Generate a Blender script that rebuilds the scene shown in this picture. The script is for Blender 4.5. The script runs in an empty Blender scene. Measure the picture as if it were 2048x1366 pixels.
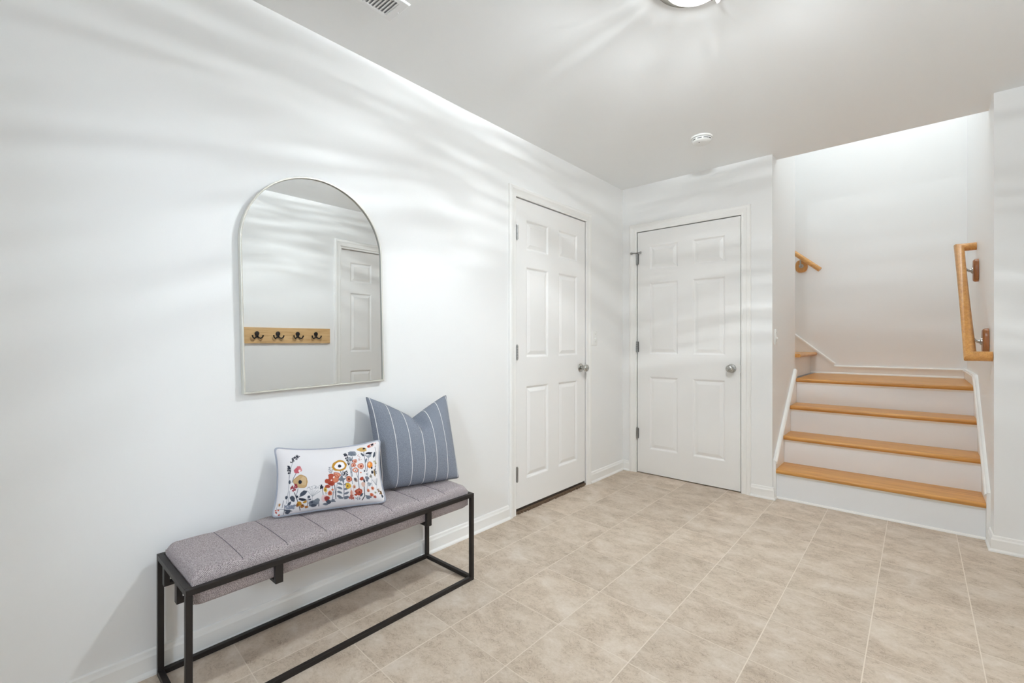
import bpy, bmesh, math, random
import numpy as np
from mathutils import Vector, Matrix
PI = math.pi
C = bpy.context.scene.collection
scn = bpy.context.scene

# ------------------------------------------------------------------ camera
cd = bpy.data.cameras.new('camera'); cam = bpy.data.objects.new('camera', cd); C.objects.link(cam)
cd.sensor_fit = 'HORIZONTAL'; cd.sensor_width = 36.0; cd.lens = 917.0/2048.0*36.0
cam.location = (1.931, 0.0, 1.115); cam.rotation_euler = (PI/2, 0, math.radians(41.455))
cd.clip_start = 0.02
scn.camera = cam

# ------------------------------------------------------------------ world, exposure, big lights
scn.view_settings.view_transform = 'Standard'; scn.view_settings.look = 'None'
scn.view_settings.gamma = 1.0; scn.view_settings.use_curve_mapping = False
scn.view_settings.exposure = 0.32
scn.cycles.diffuse_bounces = 10; scn.cycles.max_bounces = 14; scn.cycles.glossy_bounces = 6
scn.cycles.caustics_reflective = False; scn.cycles.caustics_refractive = False
scn.cycles.sample_clamp_indirect = 6.0
W = bpy.data.worlds.new('world'); scn.world = W; W.use_nodes = True
W.node_tree.nodes['Background'].inputs[0].default_value = (0.75, 0.86, 1.0, 1)
W.node_tree.nodes['Background'].inputs[1].default_value = 1.3

def area(name, loc, rot, sx, sy, power, col):
    l = bpy.data.lights.new(name, 'AREA'); l.shape = 'RECTANGLE'; l.size = sx; l.size_y = sy
    l.energy = power; l.color = col
    o = bpy.data.objects.new(name, l); C.objects.link(o); o.location = loc; o.rotation_euler = rot
    return o
# daylight entering through the window of the front wall, behind the photographer
wd = area('window_daylight', (2.95, -2.85, 2.15), (0, 0, 0), 0.38, 0.5, 60, (0.75, 0.875, 1.0))
wd.rotation_euler = (Vector((0.9, 0.6, 1.2))-Vector(wd.location)).to_track_quat('-Z', 'Y').to_euler()
# daylight of the upper floor falling down the stairwell
area('upper_floor_daylight', (1.3, 4.55, 4.5), (0, 0, 0), 1.3, 1.2, 10.5, (0.83, 0.93, 1.0))

def lamp_pattern(light, strength, col, k_band, k_ray, amp, side_level=1.0, steep_level=1.0, up_gain=1.0):
    """the uneven throw of a lamp behind ribbed glass: bands and rays by direction of emission"""
    light.use_nodes = True
    nt = light.node_tree; N = nt.nodes; L = nt.links
    for n in list(N): N.remove(n)
    out = N.new('ShaderNodeOutputLight'); em = N.new('ShaderNodeEmission'); L.new(em.outputs[0], out.inputs[0])
    em.inputs[0].default_value = (*col, 1)
    tc = N.new('ShaderNodeTexCoord')
    nrm = N.new('ShaderNodeVectorMath'); nrm.operation = 'NORMALIZE'; L.new(tc.outputs['Normal'], nrm.inputs[0])
    def noise(scale_xy, scale_z, lo, hi, gain):
        m = N.new('ShaderNodeVectorMath'); m.operation = 'MULTIPLY'; m.inputs[1].default_value = (scale_xy, scale_xy, scale_z)
        L.new(nrm.outputs[0], m.inputs[0])
        t = N.new('ShaderNodeTexNoise'); t.inputs['Scale'].default_value = 1.0; t.inputs['Detail'].default_value = 1.5
        L.new(m.outputs[0], t.inputs['Vector'])
        r = N.new('ShaderNodeMapRange'); r.inputs[1].default_value = lo; r.inputs[2].default_value = hi
        r.inputs[3].default_value = 1.0 - gain*0.35; r.inputs[4].default_value = 1.0 + gain
        L.new(t.outputs['Fac'], r.inputs[0])
        return r.outputs[0]
    a = noise(2.4, k_band, 0.40, 0.70, amp); b = noise(k_ray, 0.8, 0.42, 0.72, amp)
    sp = N.new('ShaderNodeSeparateXYZ'); L.new(nrm.outputs[0], sp.inputs[0])
    f = N.new('ShaderNodeMapRange'); f.inputs[1].default_value = -0.72; f.inputs[2].default_value = -0.50; L.new(sp.outputs[2], f.inputs[0])
    up = N.new('ShaderNodeMapRange'); up.inputs[1].default_value = 0.0; up.inputs[2].default_value = 0.2; L.new(sp.outputs[2], up.inputs[0])
    def mix(fac, x, y):
        m = N.new('ShaderNodeMix'); m.data_type = 'FLOAT'; L.new(fac, m.inputs[0])
        for s, v in ((m.inputs[2], x), (m.inputs[3], y)):
            if isinstance(v, (int, float)): s.default_value = v
            else: L.new(v, s)
        return m.outputs[0]
    v = mix(f.outputs[0], 1.0, a); v = mix(up.outputs[0], v, b)
    st = N.new('ShaderNodeMapRange'); st.inputs[1].default_value = 0.03; st.inputs[2].default_value = 0.15
    st.inputs[3].default_value = 1.0; st.inputs[4].default_value = steep_level; L.new(sp.outputs[2], st.inputs[0])
    ms_ = N.new('ShaderNodeMath'); ms_.operation = 'MULTIPLY'; L.new(v, ms_.inputs[0]); L.new(st.outputs[0], ms_.inputs[1]); v = ms_.outputs[0]
    ug = N.new('ShaderNodeMapRange'); ug.inputs[1].default_value = 0.01; ug.inputs[2].default_value = 0.06
    ug.inputs[3].default_value = 1.0; ug.inputs[4].default_value = up_gain; L.new(sp.outputs[2], ug.inputs[0])
    mu_ = N.new('ShaderNodeMath'); mu_.operation = 'MULTIPLY'; L.new(v, mu_.inputs[0]); L.new(ug.outputs[0], mu_.inputs[1]); v = mu_.outputs[0]
    side = N.new('ShaderNodeMapRange'); side.inputs[1].default_value = -0.92; side.inputs[2].default_value = -0.30
    side.inputs[3].default_value = 1.0; side.inputs[4].default_value = side_level; L.new(sp.outputs[2], side.inputs[0])
    sm_ = N.new('ShaderNodeMath'); sm_.operation = 'MULTIPLY'; L.new(v, sm_.inputs[0]); L.new(side.outputs[0], sm_.inputs[1]); v = sm_.outputs[0]
    mm = N.new('ShaderNodeMath'); mm.operation = 'MULTIPLY'; mm.inputs[1].default_value = strength; L.new(v, mm.inputs[0])
    L.new(mm.outputs[0], em.inputs[1])

# ------------------------------------------------------------------ materials
def lin(c):
    return tuple(((x/255.0)/12.92 if x/255.0 <= 0.04045 else ((x/255.0+0.055)/1.055)**2.4) for x in c)
def new_mat(name):
    m = bpy.data.materials.new(name); m.use_nodes = True
    nt = m.node_tree; return m, nt, nt.nodes, nt.links, nt.nodes['Principled BSDF']
def plain(name, rgb, rough=0.5, metal=0.0, bump=0.0, bscale=300, spec=0.5):
    m, nt, N, L, P = new_mat(name)
    P.inputs['Base Color'].default_value = (*lin(rgb), 1); P.inputs['Roughness'].default_value = rough
    P.inputs['Metallic'].default_value = metal; P.inputs['Specular IOR Level'].default_value = spec
    tc = N.new('ShaderNodeTexCoord'); t = N.new('ShaderNodeTexNoise'); t.inputs['Scale'].default_value = bscale
    t.inputs['Detail'].default_value = 3
    L.new(tc.outputs['Object'], t.inputs['Vector'])
    if bump:
        b = N.new('ShaderNodeBump'); b.inputs['Strength'].default_value = bump; b.inputs['Distance'].default_value = 0.002
        L.new(t.outputs['Fac'], b.inputs['Height']); L.new(b.outputs[0], P.inputs['Normal'])
    else:
        r = N.new('ShaderNodeMapRange'); r.inputs[3].default_value = max(0, rough-0.04); r.inputs[4].default_value = min(1, rough+0.04)
        L.new(t.outputs['Fac'], r.inputs[0]); L.new(r.outputs[0], P.inputs['Roughness'])
    return m
def oak(name, scale, rot=(0, 0, 0), c1=(192, 132, 62), c2=(219, 163, 88), rough=0.32):
    m, nt, N, L, P = new_mat(name)
    tc = N.new('ShaderNodeTexCoord'); mp = N.new('ShaderNodeMapping')
    mp.inputs['Rotation'].default_value = rot; mp.inputs['Scale'].default_value = scale
    L.new(tc.outputs['Object'], mp.inputs[0])
    t = N.new('ShaderNodeTexNoise'); t.inputs['Scale'].default_value = 1.0; t.inputs['Detail'].default_value = 5; t.inputs['Distortion'].default_value = 0.6
    L.new(mp.outputs[0], t.inputs['Vector'])
    w = N.new('ShaderNodeTexNoise'); w.inputs['Scale'].default_value = 4.0; w.inputs['Detail'].default_value = 4
    L.new(mp.outputs[0], w.inputs['Vector'])
    r = N.new('ShaderNodeValToRGB'); r.color_ramp.elements[0].position = 0.3; r.color_ramp.elements[1].position = 0.7
    r.color_ramp.elements[0].color = (*lin(c1), 1); r.color_ramp.elements[1].color = (*lin(c2), 1)
    L.new(t.outputs['Fac'], r.inputs[0])
    r2 = N.new('ShaderNodeValToRGB'); r2.color_ramp.elements[0].position = 0.36; r2.color_ramp.elements[1].position = 0.5
    r2.color_ramp.elements[0].color = (0.72, 0.66, 0.6, 1); r2.color_ramp.elements[1].color = (1, 1, 1, 1)
    L.new(w.outputs['Fac'], r2.inputs[0])
    mx = N.new('ShaderNodeMix'); mx.data_type = 'RGBA'; mx.blend_type = 'MULTIPLY'; mx.inputs[0].default_value = 0.6
    L.new(r.outputs[0], mx.inputs[6]); L.new(r2.outputs[0], mx.inputs[7]); L.new(mx.outputs[2], P.inputs['Base Color'])
    P.inputs['Roughness'].default_value = rough
    return m
def tile_floor():
    m, nt, N, L, P = new_mat('beige_stone_tile')
    tc = N.new('ShaderNodeTexCoord'); sep = N.new('ShaderNodeSeparateXYZ'); L.new(tc.outputs['Object'], sep.inputs[0])
    def math_(op, a, b=None, c=None):
        n = N.new('ShaderNodeMath'); n.operation = op
        for i, v in enumerate((a, b, c)):
            if v is None: continue
            if isinstance(v, (int, float)): n.inputs[i].default_value = v
            else: L.new(v, n.inputs[i])
        return n.outputs[0]
    U = math_('DIVIDE', math_('SUBTRACT', sep.outputs[0], 0.2565), 0.3075)
    ys = math_('MULTIPLY_ADD', sep.outputs[0], 0.054, sep.outputs[1])      # the rows run slightly off square
    V = math_('DIVIDE', math_('SUBTRACT', ys, 2.1475), 0.3115)
    def edge(x):
        f = math_('FRACT', x); return math_('MINIMUM', f, math_('SUBTRACT', 1.0, f))
    eu, ev = edge(U), edge(V)
    # grout of uneven width
    nz = N.new('ShaderNodeTexNoise'); nz.inputs['Scale'].default_value = 3.0; nz.inputs['Detail'].default_value = 2
    L.new(tc.outputs['Object'], nz.inputs['Vector'])
    gw = math_('MULTIPLY_ADD', nz.outputs['Fac'], 0.004, 0.0030)
    gv = math_('MULTIPLY_ADD', nz.outputs['Fac'], 0.006, 0.0012)
    def less(a, b):
        n = N.new('ShaderNodeMapRange'); n.interpolation_type = 'SMOOTHSTEP'
        d = math_('SUBTRACT', b, a); n.inputs[1].default_value = -0.003; n.inputs[2].default_value = 0.002
        L.new(d, n.inputs[0]); return n.outputs[0]
    gu = less(eu, gw); gvv = math_('MULTIPLY', less(ev, gv), 0.8)
    grout = math_('MAXIMUM', gu, gvv)
    # tile id
    cid = N.new('ShaderNodeCombineXYZ'); L.new(math_('FLOOR', U), cid.inputs[0]); L.new(math_('FLOOR', V), cid.inputs[1])
    wn = N.new('ShaderNodeTexWhiteNoise'); wn.noise_dimensions = '3D'; L.new(cid.outputs[0], wn.inputs['Vector'])
    off = N.new('ShaderNodeVectorMath'); off.operation = 'SCALE'; off.inputs['Scale'].default_value = 7.0; L.new(wn.outputs['Color'], off.inputs[0])
    pos = N.new('ShaderNodeVectorMath'); pos.operation = 'ADD'; L.new(tc.outputs['Object'], pos.inputs[0]); L.new(off.outputs[0], pos.inputs[1])
    st = N.new('ShaderNodeMapping'); st.inputs['Rotation'].default_value = (0, 0, math.radians(41)); st.inputs['Scale'].default_value = (1.0, 1.35, 1.0); L.new(pos.outputs[0], st.inputs[0])
    def nt_(vec, sc, det, ro=0.6, dist=0.0):
        t = N.new('ShaderNodeTexNoise'); t.inputs['Scale'].default_value = sc; t.inputs['Detail'].default_value = det
        t.inputs['Roughness'].default_value = ro; t.inputs['Distortion'].default_value = dist; L.new(vec, t.inputs['Vector']); return t.outputs['Fac']
    big = nt_(st.outputs[0], 7.0, 9, 0.68, 0.3)
    fine = nt_(st.outputs[0], 60, 5, 0.7, 1.0)
    vein = nt_(st.outputs[0], 26, 4, 0.65, 2.2)
    r = N.new('ShaderNodeValToRGB'); e = r.color_ramp.elements
    e[0].position = 0.28; e[0].color = (*lin((176, 159, 141)), 1); e[1].position = 0.74; e[1].color = (*lin((216, 204, 191)), 1)
    k = e.new(0.5); k.color = (*lin((200, 184, 166)), 1)
    L.new(math_('MULTIPLY_ADD', fine, 0.46, math_('SUBTRACT', big, 0.23)), r.inputs[0])
    # thin dark veins where one noise crosses a level, only inside the darker clouds
    vv = N.new('ShaderNodeMapRange'); vv.inputs[1].default_value = 0.0; vv.inputs[2].default_value = 0.030; vv.inputs[3].default_value = 1; vv.inputs[4].default_value = 0
    L.new(math_('ABSOLUTE', math_('SUBTRACT', vein, 0.42)), vv.inputs[0])
    gate = N.new('ShaderNodeMapRange'); gate.inputs[1].default_value = 0.60; gate.inputs[2].default_value = 0.44; L.new(big, gate.inputs[0])
    vf = math_('MULTIPLY', math_('MULTIPLY', vv.outputs[0], gate.outputs[0]), 0.55)
    mv = N.new('ShaderNodeMix'); mv.data_type = 'RGBA'; L.new(vf, mv.inputs[0]); L.new(r.outputs[0], mv.inputs[6]); mv.inputs[7].default_value = (*lin((120, 100, 84)), 1)
    hv = N.new('ShaderNodeHueSaturation'); L.new(mv.outputs[2], hv.inputs['Color'])
    L.new(math_('MULTIPLY_ADD', wn.outputs['Value'], 0.10, 0.95), hv.inputs['Value'])
    mg = N.new('ShaderNodeMix'); mg.data_type = 'RGBA'; L.new(grout, mg.inputs[0]); L.new(hv.outputs[0], mg.inputs[6]); mg.inputs[7].default_value = (*lin((221, 209, 194)), 1)
    L.new(mg.outputs[2], P.inputs['Base Color'])
    P.inputs['Roughness'].default_value = 0.55; P.inputs['Specular IOR Level'].default_value = 0.35
    b = N.new('ShaderNodeBump'); b.inputs['Strength'].default_value = 0.25; b.inputs['Distance'].default_value = 0.002
    L.new(math_('MULTIPLY_ADD', grout, -0.8, fine), b.inputs['Height']); L.new(b.outputs[0], P.inputs['Normal'])
    return m
def weave(name, base, speck, scale=900, rough=0.9, bump=0.5):
    m, nt, N, L, P = new_mat(name)
    tc = N.new('ShaderNodeTexCoord')
    t = N.new('ShaderNodeTexNoise'); t.inputs['Scale'].default_value = scale; t.inputs['Detail'].default_value = 2; L.new(tc.outputs['Object'], t.inputs['Vector'])
    w = N.new('ShaderNodeTexWave'); w.inputs['Scale'].default_value = scale*0.42; w.bands_direction = 'DIAGONAL'; w.inputs['Distortion'].default_value = 2.0
    L.new(tc.outputs['Object'], w.inputs['Vector'])
    ad = N.new('ShaderNodeMath'); ad.operation = 'MULTIPLY_ADD'; L.new(w.outputs['Fac'], ad.inputs[0]); ad.inputs[1].default_value = 0.35; L.new(t.outputs['Fac'], ad.inputs[2])
    r = N.new('ShaderNodeMapRange'); r.inputs[1].default_value = 0.4; r.inputs[2].default_value = 0.95; L.new(ad.outputs[0], r.inputs[0])
    mx = N.new('ShaderNodeMix'); mx.data_type = 'RGBA'; L.new(r.outputs[0], mx.inputs[0]); mx.inputs[6].default_value = (*lin(base), 1); mx.inputs[7].default_value = (*lin(speck), 1)
    L.new(mx.outputs[2], P.inputs['Base Color']); P.inputs['Roughness'].default_value = rough; P.inputs['Specular IOR Level'].default_value = 0.15
    b = N.new('ShaderNodeBump'); b.inputs['Strength'].default_value = bump; b.inputs['Distance'].default_value = 0.001
    L.new(ad.outputs[0], b.inputs['Height']); L.new(b.outputs[0], P.inputs['Normal'])
    return m, mx, N, L, P, tc

M = {}
M['wall'] = plain('wall_paint', (240, 240, 239), 0.42, bump=0.06, bscale=180)
M['ceiling'] = plain('ceiling_paint', (245, 246, 246), 0.6, bump=0.05, bscale=220)
M['trim'] = plain('white_trim_paint', (244, 243, 240), 0.32)
M['door'] = plain('white_door_paint', (242, 241, 239), 0.34)
M['riser'] = plain('painted_riser', (238, 240, 242), 0.4, bump=0.05, bscale=60)
M['floor'] = tile_floor()
M['oak_x'] = oak('oak_tread', (2.0, 55, 55))
M['oak_y'] = oak('oak_tread_cross', (55, 2.0, 55))
M['oak_rail'] = oak('oak_rail', (60, 2.5, 60), (math.radians(-39), 0, 0), (200, 140, 74), (222, 166, 96), 0.28)
M['oak_rail2'] = oak('oak_rail_far', (2.5, 60, 60), (0, math.radians(-41), 0), (208, 150, 84), (226, 172, 104), 0.28)
M['rosette'] = oak('oak_rosette', (60, 60, 6), (0, 0, 0), (148, 94, 54), (172, 114, 68), 0.3)
M['rosette2'] = oak('oak_rosette_light', (60, 60, 6), (0, 0, 0), (196, 138, 76), (214, 158, 92), 0.3)
M['rack'] = oak('pine_board', (40, 2.0, 40), (0, 0, 0), (205, 165, 112), (222, 186, 136), 0.5)
M['nickel'] = plain('satin_nickel', (185, 184, 180), 0.28, 1.0)
M['hinge'] = plain('brushed_hinge', (164, 164, 162), 0.36, 1.0)
M['bench_metal'] = plain('black_bench_metal', (36, 31, 29), 0.45, 0.0, spec=0.35)
M['dark'] = plain('dark_gap', (60, 50, 42), 0.8)
M['threshold'] = plain('worn_brown_threshold', (104, 84, 66), 0.7, bump=0.5, bscale=90)
M['black_iron'] = plain('black_iron', (38, 32, 30), 0.45, 0.4)
M['mirror_frame'] = plain('champagne_frame', (216, 214, 204), 0.35, 0.3)
M['shade_ring'] = plain('grey_shade_ring', (112, 108, 100), 0.6)
M['plastic'] = plain('white_plastic', (240, 240, 237), 0.35)
M['vent'] = plain('white_vent_metal', (240, 240, 240), 0.4)
M['vent_dark'] = plain('duct_shadow_grey', (150, 150, 152), 0.7)
M['slot'] = plain('dark_slot', (90, 90, 88), 0.7)
m, nt, N_, L_, P_ = new_mat('mirror_glass')
P_.inputs['Base Color'].default_value = (0.69, 0.70, 0.695, 1); P_.inputs['Metallic'].default_value = 1; P_.inputs['Roughness'].default_value = 0.0
M['mirror'] = m
m, nt, N_, L_, P_ = new_mat('lit_lamp_glass')
for n in list(N_): N_.remove(n)
o_ = N_.new('ShaderNodeOutputMaterial'); tr = N_.new('ShaderNodeBsdfTransparent'); em = N_.new('ShaderNodeEmission'); ad = N_.new('ShaderNodeMixShader')
em.inputs[0].default_value = (1, 0.99, 0.96, 1); em.inputs[1].default_value = 2.2; ad.inputs[0].default_value = 0.55
L_.new(tr.outputs[0], ad.inputs[1]); L_.new(em.outputs[0], ad.inputs[2]); L_.new(ad.outputs[0], o_.inputs[0])
M['lamp_glass'] = m
m, nt, N_, L_, P_ = new_mat('window_glass')
for n in list(N_): N_.remove(n)
o_ = N_.new('ShaderNodeOutputMaterial'); tr = N_.new('ShaderNodeBsdfTransparent'); gl = N_.new('ShaderNodeBsdfGlossy'); ad = N_.new('ShaderNodeMixShader')
gl.inputs['Roughness'].default_value = 0.02; ad.inputs[0].default_value = 0.06
L_.new(tr.outputs[0], ad.inputs[1]); L_.new(gl.outputs[0], ad.inputs[2]); L_.new(ad.outputs[0], o_.inputs[0])
M['glass'] = m
M['bench_fabric'] = weave('mauve_grey_herringbone', (94, 84, 86), (208, 198, 199), 400, 0.92, 0.8)[0]
M['seam'] = plain('seam_thread', (96, 90, 100), 0.9)
# grey-blue pillow with thin white woven stripes, laid out along the pillow's own cloth
m, mx, N_, L_, P_, tc = weave('blue_grey_chambray', (97, 103, 116), (152, 157, 168), 520, 0.9, 0.4)
uv = N_.new('ShaderNodeUVMap'); uv.uv_map = 'UVMap'; sp = N_.new('ShaderNodeSeparateXYZ'); L_.new(uv.outputs[0], sp.inputs[0])
a1 = N_.new('ShaderNodeMath'); a1.operation = 'MULTIPLY_ADD'; a1.inputs[1].default_value = 1/0.157; a1.inputs[2].default_value = -0.2 + 0.5; L_.new(sp.outputs[0], a1.inputs[0])
a2 = N_.new('ShaderNodeMath'); a2.operation = 'FRACT'; L_.new(a1.outputs[0], a2.inputs[0])
a3 = N_.new('ShaderNodeMath'); a3.operation = 'SUBTRACT'; a3.inputs[1].default_value = 0.5; L_.new(a2.outputs[0], a3.inputs[0])
a4 = N_.new('ShaderNodeMath'); a4.operation = 'ABSOLUTE'; L_.new(a3.outputs[0], a4.inputs[0])
a5 = N_.new('ShaderNodeMapRange'); a5.inputs[1].default_value = 0.013; a5.inputs[2].default_value = 0.021; a5.inputs[3].default_value = 1; a5.inputs[4].default_value = 0; L_.new(a4.outputs[0], a5.inputs[0])
m2 = N_.new('ShaderNodeMix'); m2.data_type = 'RGBA'; L_.new(a5.outputs[0], m2.inputs[0]); L_.new(mx.outputs[2], m2.inputs[6]); m2.inputs[7].default_value = (*lin((236, 234, 232)), 1)
L_.new(m2.outputs[2], P_.inputs['Base Color'])
M['stripe'] = m
m, nt, N_, L_, P_ = new_mat('printed_cotton')
at = N_.new('ShaderNodeAttribute'); at.attribute_name = 'print'; L_.new(at.outputs['Color'], P_.inputs['Base Color'])
P_.inputs['Roughness'].default_value = 0.9; P_.inputs['Specular IOR Level'].default_value = 0.1
tcx = N_.new('ShaderNodeTexCoord'); tx = N_.new('ShaderNodeTexNoise'); tx.inputs['Scale'].default_value = 900; L_.new(tcx.outputs['Object'], tx.inputs['Vector'])
bb = N_.new('ShaderNodeBump'); bb.inputs['Strength'].default_value = 0.2; bb.inputs['Distance'].default_value = 0.001; L_.new(tx.outputs['Fac'], bb.inputs['Height']); L_.new(bb.outputs[0], P_.inputs['Normal'])
M['print'] = m
M['piping'] = plain('grey_piping', (168, 172, 184), 0.9, bump=0.3, bscale=600)

# ------------------------------------------------------------------ mesh helpers
def box(bm, lo, hi, bevel=0.0, seg=2, mat=None):
    r = bmesh.ops.create_cube(bm, size=1.0)
    vs = r['verts']
    for v in vs:
        v.co = Vector([lo[i] + (v.co[i]+0.5)*(hi[i]-lo[i]) for i in range(3)])
    if bevel:
        es = list({e for v in vs for e in v.link_edges})
        rb = bmesh.ops.bevel(bm, geom=es, offset=bevel, segments=seg, affect='EDGES', profile=0.5)
        vs = list({v for f in rb['faces'] for v in f.verts} | {v for v in vs if v.is_valid})
    if mat is not None:
        for v in vs: v.co = mat @ v.co
    return vs
def prism(bm, pts, ext):
    """closed polygon pts (3D) pushed along ext"""
    ext = Vector(ext)
    a = [bm.verts.new(p) for p in pts]; b = [bm.verts.new(Vector(p)+ext) for p in pts]
    n = len(pts)
    bm.faces.new(a[::-1]); bm.faces.new(b)
    for i in range(n): bm.faces.new((a[i], a[(i+1) % n], b[(i+1) % n], b[i]))
def sweep(bm, path, normal, profile, side=1, closed=False):
    """profile (u across, v along normal) carried along a planar path with mitred corners"""
    n = Vector(normal).normalized(); P = [Vector(p) for p in path]; k = len(P)
    rings = []
    for i in range(k):
        din = (P[i]-P[i-1]).normalized() if (i > 0 or closed) else None
        dout = (P[(i+1) % k]-P[i]).normalized() if (i < k-1 or closed) else None
        if din is None: din = dout
        if dout is None: dout = din
        a = n.cross(din)*side; b = n.cross(dout)*side
        m = a+b; m.normalize(); m = m/max(0.2, m.dot(a))
        rings.append([bm.verts.new(P[i]+m*u+n*v) for u, v in profile])
    q = len(profile)
    for i in range(k if closed else k-1):
        A, B = rings[i], rings[(i+1) % k]
        for j in range(q): bm.faces.new((A[j], A[(j+1) % q], B[(j+1) % q], B[j]))
    if not closed:
        bm.faces.new(rings[0][::-1]); bm.faces.new(rings[-1])
def tube(bm, pts, r, seg=12, closed=False, radii=None):
    P = [Vector(p) for p in pts]; k = len(P)
    d0 = (P[1]-P[0]).normalized()
    up = Vector((0, 0, 1)) if abs(d0.z) < 0.9 else Vector((1, 0, 0))
    x = d0.cross(up).normalized(); rings = []
    for i in range(k):
        din = (P[i]-P[i-1]).normalized() if (i > 0 or closed) else (P[1]-P[0]).normalized()
        dout = (P[(i+1) % k]-P[i]).normalized() if (i < k-1 or closed) else din
        x = (x-din*x.dot(din)).normalized(); y = din.cross(x)
        bis = (din+dout).normalized(); rr = radii[i] if radii else r
        ring = []
        for s in range(seg):
            a = 2*PI*s/seg; p = x*math.cos(a)*rr+y*math.sin(a)*rr
            c = din.dot(bis)
            if c > 0.25: p = p-din*(p.dot(bis)/c)
            ring.append(bm.verts.new(P[i]+p))
        rings.append(ring)
        x = (x-dout*x.dot(dout)).normalized()
    for i in range(k if closed else k-1):
        A, B = rings[i], rings[(i+1) % k]
        for j in range(seg): bm.faces.new((A[j], A[(j+1) % seg], B[(j+1) % seg], B[j]))
    if not closed:
        bm.faces.new(rings[0][::-1]); bm.faces.new(rings[-1])
def lathe(bm, prof, mat=None, seg=32):
    """prof: (radius, height) about local z"""
    rings = []
    for r, h in prof:
        if r < 1e-6: rings.append([bm.verts.new((0, 0, h))])
        else: rings.append([bm.verts.new((r*math.cos(2*PI*i/seg), r*math.sin(2*PI*i/seg), h)) for i in range(seg)])
    for A, B in zip(rings, rings[1:]):
        for i in range(seg):
            j = (i+1) % seg
            if len(A) == 1 and len(B) == 1: continue
            if len(A) == 1: bm.faces.new((A[0], B[j], B[i]))
            elif len(B) == 1: bm.faces.new((A[i], A[j], B[0]))
            else: bm.faces.new((A[i], A[j], B[j], B[i]))
    if len(rings[0]) > 1: bm.faces.new(rings[0][::-1])
    if len(rings[-1]) > 1: bm.faces.new(rings[-1])
    if mat is not None:
        for R in rings:
            for v in R: v.co = mat @ v.co
def NB(): return bmesh.new()
def root_of(o):
    while o.parent: o = o.parent
    return o
def obj(name, bm, mat, parent=None, loc=None, smooth=False, angle=35):
    """link a bmesh given in world coordinates as ONE mesh object"""
    if parent is not None: off = Vector(root_of(parent).location)
    elif loc is not None: off = Vector(loc)
    else:
        xs = [v.co for v in bm.verts]
        off = Vector(((min(v.x for v in xs)+max(v.x for v in xs))/2, (min(v.y for v in xs)+max(v.y for v in xs))/2, min(v.z for v in xs)))
    for v in bm.verts: v.co -= off
    bmesh.ops.recalc_face_normals(bm, faces=bm.faces)
    me = bpy.data.meshes.new(name); bm.to_mesh(me); bm.free()
    me.materials.append(M[mat] if isinstance(mat, str) else mat)
    if smooth:
        for p in me.polygons: p.use_smooth = True
        me.set_sharp_from_angle(angle=math.radians(angle))
    o = bpy.data.objects.new(name, me); C.objects.link(o)
    if parent is not None: o.parent = parent
    else: o.location = off
    return o
def tag(o, label, cat, group=None, kind=None):
    o['label'] = label; o['category'] = cat
    if group: o['group'] = group
    if kind: o['kind'] = kind
    return o
def thing(name, label, cat, loc, group=None):
    o = bpy.data.objects.new(name, None); C.objects.link(o); o.location = loc; o.empty_display_size = 0.1
    return tag(o, label, cat, group)
def struct(name, bm, mat, label, cat, loc=None, smooth=False):
    return tag(obj(name, bm, mat, None, loc, smooth), label, cat, None, 'structure')

# ------------------------------------------------------------------ the setting
H = 2.438; YB = 3.645; XR = 2.37; YF = -1.0; TOP = 4.6
XP = 1.165; XS = 2.238; YSB = 5.30; YSEG = 3.53; YL = 4.448
D1 = (2.222, 3.040); D2 = (0.143, 0.957); D3 = (2.285, 3.099); DH = 2.040

def boxes(lst):
    b = NB()
    for lo, hi in lst: box(b, lo, hi)
    return b
b = boxes([((-0.14, YF-0.14, -0.08), (2.51, 5.44, 0.0))])
struct('floor', b, 'floor', 'beige stone-look square tile floor with pale grout', 'floor', loc=(0, 0, 0))
b = boxes([((-0.14, YF-0.14, H), (XR+0.14, YB, H+0.1)), ((XP, YB, H), (XS, 3.78, H+0.1))])
struct('ceiling', b, 'ceiling', 'flat pale grey-white ceiling of the entry room', 'ceiling')
b = boxes([((-0.14, YF, 0), (-0.07, YB, H)), ((-0.07, YF, 0), (0, D1[0]-0.012, H)), ((-0.07, D1[1]+0.012, 0), (0, YB, H)),
           ((-0.07, D1[0]-0.012, DH+0.010), (0, D1[1]+0.012, H))])
struct('wall_left', b, 'wall', 'long white wall behind the bench and arched mirror', 'wall')
b = boxes([((-0.14, YB+0.07, 0), (XP-0.1, YB+0.14, H)), ((-0.14, YB, 0), (D2[0]-0.012, YB+0.07, H)), ((D2[1]+0.012, YB, 0), (XP-0.1, YB+0.07, H)),
           ((D2[0]-0.012, YB, DH+0.010), (D2[1]+0.012, YB+0.07, H)), ])
struct('wall_back', b, 'wall', 'white wall holding the closet door left of the stairs', 'wall')
b = boxes([((XP-0.1, YB, 0), (XP, YL, H)), ((XP-0.1, YB+0.14, H), (XP, YL, TOP))])
struct('wall_stair_left', b, 'wall', 'white wall end between the closet door and the stairs', 'wall')
b = boxes([((-0.9, YL-0.1, 0), (XP-0.1, YL, TOP))])
struct('wall_flight', b, 'wall', 'white wall in front of the second stair flight', 'wall')
b = boxes([((XR+0.07, YF, 0), (XR+0.14, YSEG, H)), ((XR, YF, 0), (XR+0.07, D3[0]-0.02, H)), ((XR, D3[1]+0.02, 0), (XR+0.07, YSEG, H)),
           ((XR, D3[0]-0.02, DH+0.02), (XR+0.07, D3[1]+0.02, H))])
struct('wall_right', b, 'wall', 'white wall seen in the mirror behind the coat rack', 'wall')
b = boxes([((XS, YSEG, 0), (XR+0.14, 5.44, H)), ((XS, YSEG, H), (XR+0.14, 5.44, TOP))])
struct('wall_stair_right', b, 'wall', 'white wall to the right of the stairs with long handrail', 'wall')
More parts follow.
